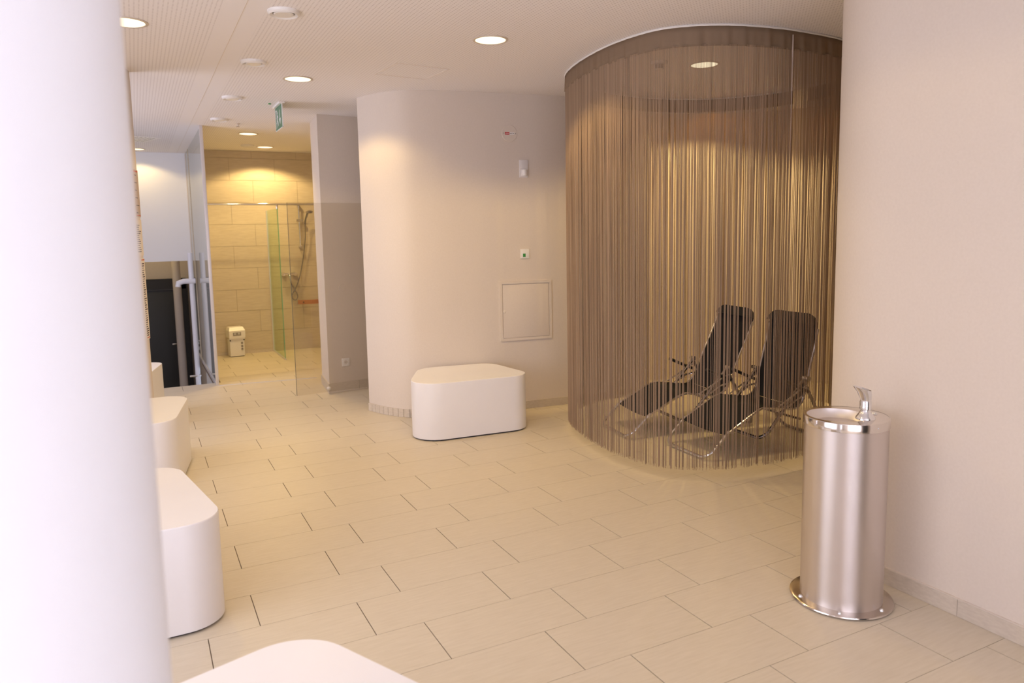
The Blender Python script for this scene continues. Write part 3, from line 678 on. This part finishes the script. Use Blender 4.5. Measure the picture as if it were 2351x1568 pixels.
# ------------------------------------------------------------------ lounge chairs
def make_chair(loc, rz, lean, label):
    e = empty('lounge_chair', loc, rz, label, 'lounge chair', 'black sling loungers behind the string curtain'); W = .245; r = .0125
    bt = 1.12+lean
    rail = [(.165, .165), (.30, .235), (.47, .315), (.58, .310), (.70, .292), (.80, .288), (.865, .335), (.91, .43), (.98, .60), (1.05, .76), (bt-.02, .90), (bt, .945)]
    if lean: rail = [(u+(lean*max(0, (z-.30)/.645) if u > .82 else 0), z) for u, z in rail]; rail[-2] = (bt-.02, .90); rail[-1] = (bt, .945)
    sm = catmull(rail, 5)
    # front U: floor bar and both shins, running up to the knee
    def Ubar(u0, z0, u1, z1, name, m):
        k = .09; d = Vector((u1-u0, z1-z0)); d.normalize()
        pts = [(u1, W, z1), (u0+d.x*k, W, z0+d.y*k)]
        for j in range(1, 6):
            a = j/6*PI/2; pts.append((u0+d.x*k*(1-math.sin(a)), W-k*(1-math.cos(a)), z0+d.y*k*(1-math.sin(a))))
        pts += [(p[0], -p[1], p[2]) for p in pts[::-1]]
        return MB().tube(pts, r, 10).build(name, m, e)
    Ubar(0.0, .012, .19, .185, 'front_leg_frame', 'chrome')
    Ubar(.50, .085, .875, .50, 'middle_leg_frame', 'gunmetal')
    Ubar(1.14, .012, .865, .485, 'rear_leg_frame', 'gunmetal')
    for s in (-1, 1):
        MB().tube([(u, s*W, z) for u, z in sm[:-7]], .010, 8).build('side_rail', 'chrome', e)
        MB().tube([(.885, s*(W+.03), .405), (.80, s*(W+.035), .44), (.66, s*(W+.035), .505)], .013, 10).build('armrest', 'black_plastic', e)
        MB().tube([(.875, s*(W-.012), .50), (.875, s*(W+.045), .50)], .018, 12).build('hinge', 'chrome', e)
        MB().tube([(.62, s*(W+.014), .315), (.88, s*(W+.014), .45)], .006, 8).build('brace', 'chrome', e)
        MB().tube([(.70, s*(W+.012), .30), (.80, s*(W+.012), .36), (.87, s*(W+.012), .37)], .008, 8).build('link', 'chrome', e)
    MB().tube([(.84, -W, .20), (.84, W, .20)], .010, 8).build('cross_bar', 'gunmetal', e)
    # sling
    def sling(pts, w0, th, name, m, sag=.0, corner=None):
        mb = MB(); nW = 9; P = []; k = len(pts)
        for side in (0, 1):
            for i, (u, z) in enumerate(pts):
                a, b_ = pts[max(0, i-1)], pts[min(k-1, i+1)]; d = Vector((b_[0]-a[0], b_[1]-a[1])); d.normalize(); nrm = Vector((-d.y, d.x))
                ww = w0
                if corner:
                    dd = sum(math.dist(pts[q], pts[q+1]) for q in range(i, k-1))
                    if dd < corner[0]: ww = w0-(corner[0]-math.sqrt(max(0, corner[0]**2-(corner[0]-dd)**2)))
                for j in range(nW):
                    v = -1+2*j/(nW-1); off = (th if side else 0)-sag*(1-v*v)
                    P.append((u+nrm.x*off, v*ww, z+nrm.y*off))
        Fc = []
        n1 = k*nW
        for i in range(k-1):
            for j in range(nW-1):
                a = i*nW+j; Fc += [(a, a+nW, a+nW+1, a+1), (n1+a, n1+a+1, n1+a+nW+1, n1+a+nW)]
            Fc += [(i*nW, n1+i*nW, n1+(i+1)*nW, (i+1)*nW), (i*nW+nW-1, (i+1)*nW+nW-1, n1+(i+1)*nW+nW-1, n1+i*nW+nW-1)]
        for j in range(nW-1): Fc += [(j, j+1, n1+j+1, n1+j), ((k-1)*nW+j, n1+(k-1)*nW+j, n1+(k-1)*nW+j+1, (k-1)*nW+j+1)]
        mb._add(P, Fc, True); return mb.build(name, m, e)
    cut = [i for i, (u, z) in enumerate(sm) if u > .83][0]
    sling([tuple(p) for p in sm[:cut]], W-.006, .004, 'seat_sling', 'sling', .02)
    bl = [tuple(p) for p in sm[cut-1:]]
    sling(bl, W+.004, .004, 'back_sling', 'sling', .012, (.12, .72))
    tot = len(bl); sling(bl[-max(4, tot//4):], W+.008, .03, 'head_pillow', 'cushion', .004, (.11, .17))
make_chair((3.30, 4.74, 0), math.radians(-9), .025, 'black sling lounger with chrome legs, left of the two behind the strings')
make_chair((3.42, 4.03, 0), math.radians(-3), -.10, 'black sling lounger with chrome legs, right of the two, nearer the fountain')

# ------------------------------------------------------------------ string curtain
ring = catmull([(2.84, 4.12), (2.885, 3.75), (3.01, 3.57), (3.22, 3.45), (3.475, 3.39), (3.75, 3.375), (4.2, 3.42), (4.70, 3.60), (5.08, 3.95), (5.25, 4.38), (5.22, 4.83), (5.02, 5.20), (4.68, 5.45), (4.2, 5.55), (3.72, 5.46), (3.36, 5.31), (3.07, 5.05), (2.91, 4.62)], 24, True)
cum = [0]
for i in range(len(ring)): cum.append(cum[-1]+(ring[(i+1)%len(ring)]-ring[i]).length)
LR = cum[-1]
import bisect
def ring_at(s_):
    s_ %= LR; i = max(0, min(len(ring)-1, bisect.bisect_right(cum, s_)-1)); a, b_ = ring[i], ring[(i+1)%len(ring)]
    d = (b_-a); t_ = (s_-cum[i])/max(1e-9, d.length); d.normalize(); return a+(b_-a)*t_, d
cu = empty('string_curtain', (4.05, 4.45, 0), 0, 'brown string curtain hanging in a ring from the ceiling around two loungers', 'curtain')
O = Vector((4.05, 4.45))
# gap in the rear of the ring
def near(x, y):
    return min(range(len(ring)), key=lambda i: (ring[i]-Vector((x, y))).length)
s_gap = cum[near(5.23, 4.70)]; GAP = .075
top = 2.783
# track
mb = MB(); tr = [(p.x-O.x, p.y-O.y, CEIL-.007) for p in ring[::3]]; mb.tube(tr, .007, 6, True); mb.build('track', 'white_plastic', cu)
# header fabric
mb = MB(); N = 700; P = []; Z = [top+.008, top-.03, top-.07, top-.11]
for i in range(N):
    s_ = LR*i/N; p, d = ring_at(s_); nn = Vector((d.y, -d.x))
    wv = .0035*math.sin(s_*41)+.003*math.sin(s_*67+1.3)+.002*math.sin(s_*113)
    for j, z in enumerate(Z):
        q = p+nn*(wv*(.3+.25*j)); P.append((q.x-O.x, q.y-O.y, z))
K = len(Z); Fc = []
for i in range(N):
    sm_ = LR*(i+.5)/N
    if abs((sm_-s_gap+LR/2) % LR-LR/2) < GAP: continue
    for j in range(K-1): Fc.append((i*K+j, i*K+j+1, ((i+1)%N)*K+j+1, ((i+1)%N)*K+j))
mb._add(P, Fc, True); hd = mb.build('header_band', 'header_fabric', cu)
md = hd.modifiers.new('thickness', 'SOLIDIFY'); md.thickness = .0012
# strings: evenly set in the header, drawn together into small bunches further down
mb = MB(); s_ = 0; Z = [top-.10, 2.50, 2.25, 1.9, 1.2, .6, .0]
rng = random.Random(5)
while s_ < LR:
    cw = rng.choice((.008, .011, .014, .018, .024, .030)); ns = max(2, int(cw/.0031)); op = .5+.5*math.sin(s_*3.1+.6)*math.sin(s_*7.7+2); sq = rng.uniform(.22, .50)+.30*(1-op)*rng.random(); c = s_+cw/2; shift = rng.gauss(0, .004); loose = rng.uniform(0, 1)
    if abs((c-s_gap+LR/2) % LR-LR/2) > GAP:
        for k in range(ns):
            a = s_+cw*(k+.5)/ns; rj = rng.gauss(0, .0028); bj = rng.gauss(0, .0011); zb = .078+rng.uniform(-.012, .016); pts = []
            conv = rng.uniform(1.5, 2.4)
            for i, z in enumerate(Z):
                z_ = zb if i == len(Z)-1 else z
                t_ = min(1, max(0, (2.66-z_)/(2.66-conv+.35))); t_ = t_*t_*(3-2*t_)
                sl = a+((c-a)*(1-sq)+shift+bj)*t_; p, d = ring_at(sl); nn = Vector((d.y, -d.x)); p = p+nn*(rj*t_+.0010*math.sin(z*5+k+s_*40)*t_)
                pts.append((p.x-O.x, p.y-O.y, z_))
            r_ = rng.uniform(.00115, .00155); mb.tube(pts, r_, 3)
    s_ += cw
st = mb.build('strings', 'thread', cu, kind='stuff')
# pale cord at the seam of two lengths
p, d = ring_at(cum[near(3.68, 3.376)]); nn = Vector((d.y, -d.x)); q = p+nn*.006-O
MB().tube([(q.x, q.y, top-.02), (q.x, q.y, top-.10), (q.x-.002, q.y, top-.45), (q.x-.004, q.y, 2.0)], .002, 6, rad=[.004, .005, .0022, .0015]).build('seam_cord', 'paper_tan', cu)

# ------------------------------------------------------------------ smoke detector in the ring
sd = empty('smoke_detector', (3.46, 4.39, CEIL), 0, 'round smoke detector on the ceiling inside the string curtain', 'smoke detector')
MB().lathe([(0, -.02), (.058, -.02), (.062, -.015), (.063, 0)], (0, 0, 0), 32).build('base', 'white_plastic', sd)
MB().lathe([(0, -.052), (.030, -.052), (.034, -.048), (.034, -.024)], (0, 0, 0), 28).build('chamber', 'black_plastic', sd)
for i in range(10):
    a = 2*PI*i/10; MB().box((.0345*math.cos(a), .0345*math.sin(a), -.038), (.004, .004, .028), a).build('rib', 'white_plastic', sd)
MB().lathe([(0, -.057), (.031, -.056), (.036, -.052), (.0, -.051)], (0, 0, 0), 28).build('cap', 'white_plastic', sd)
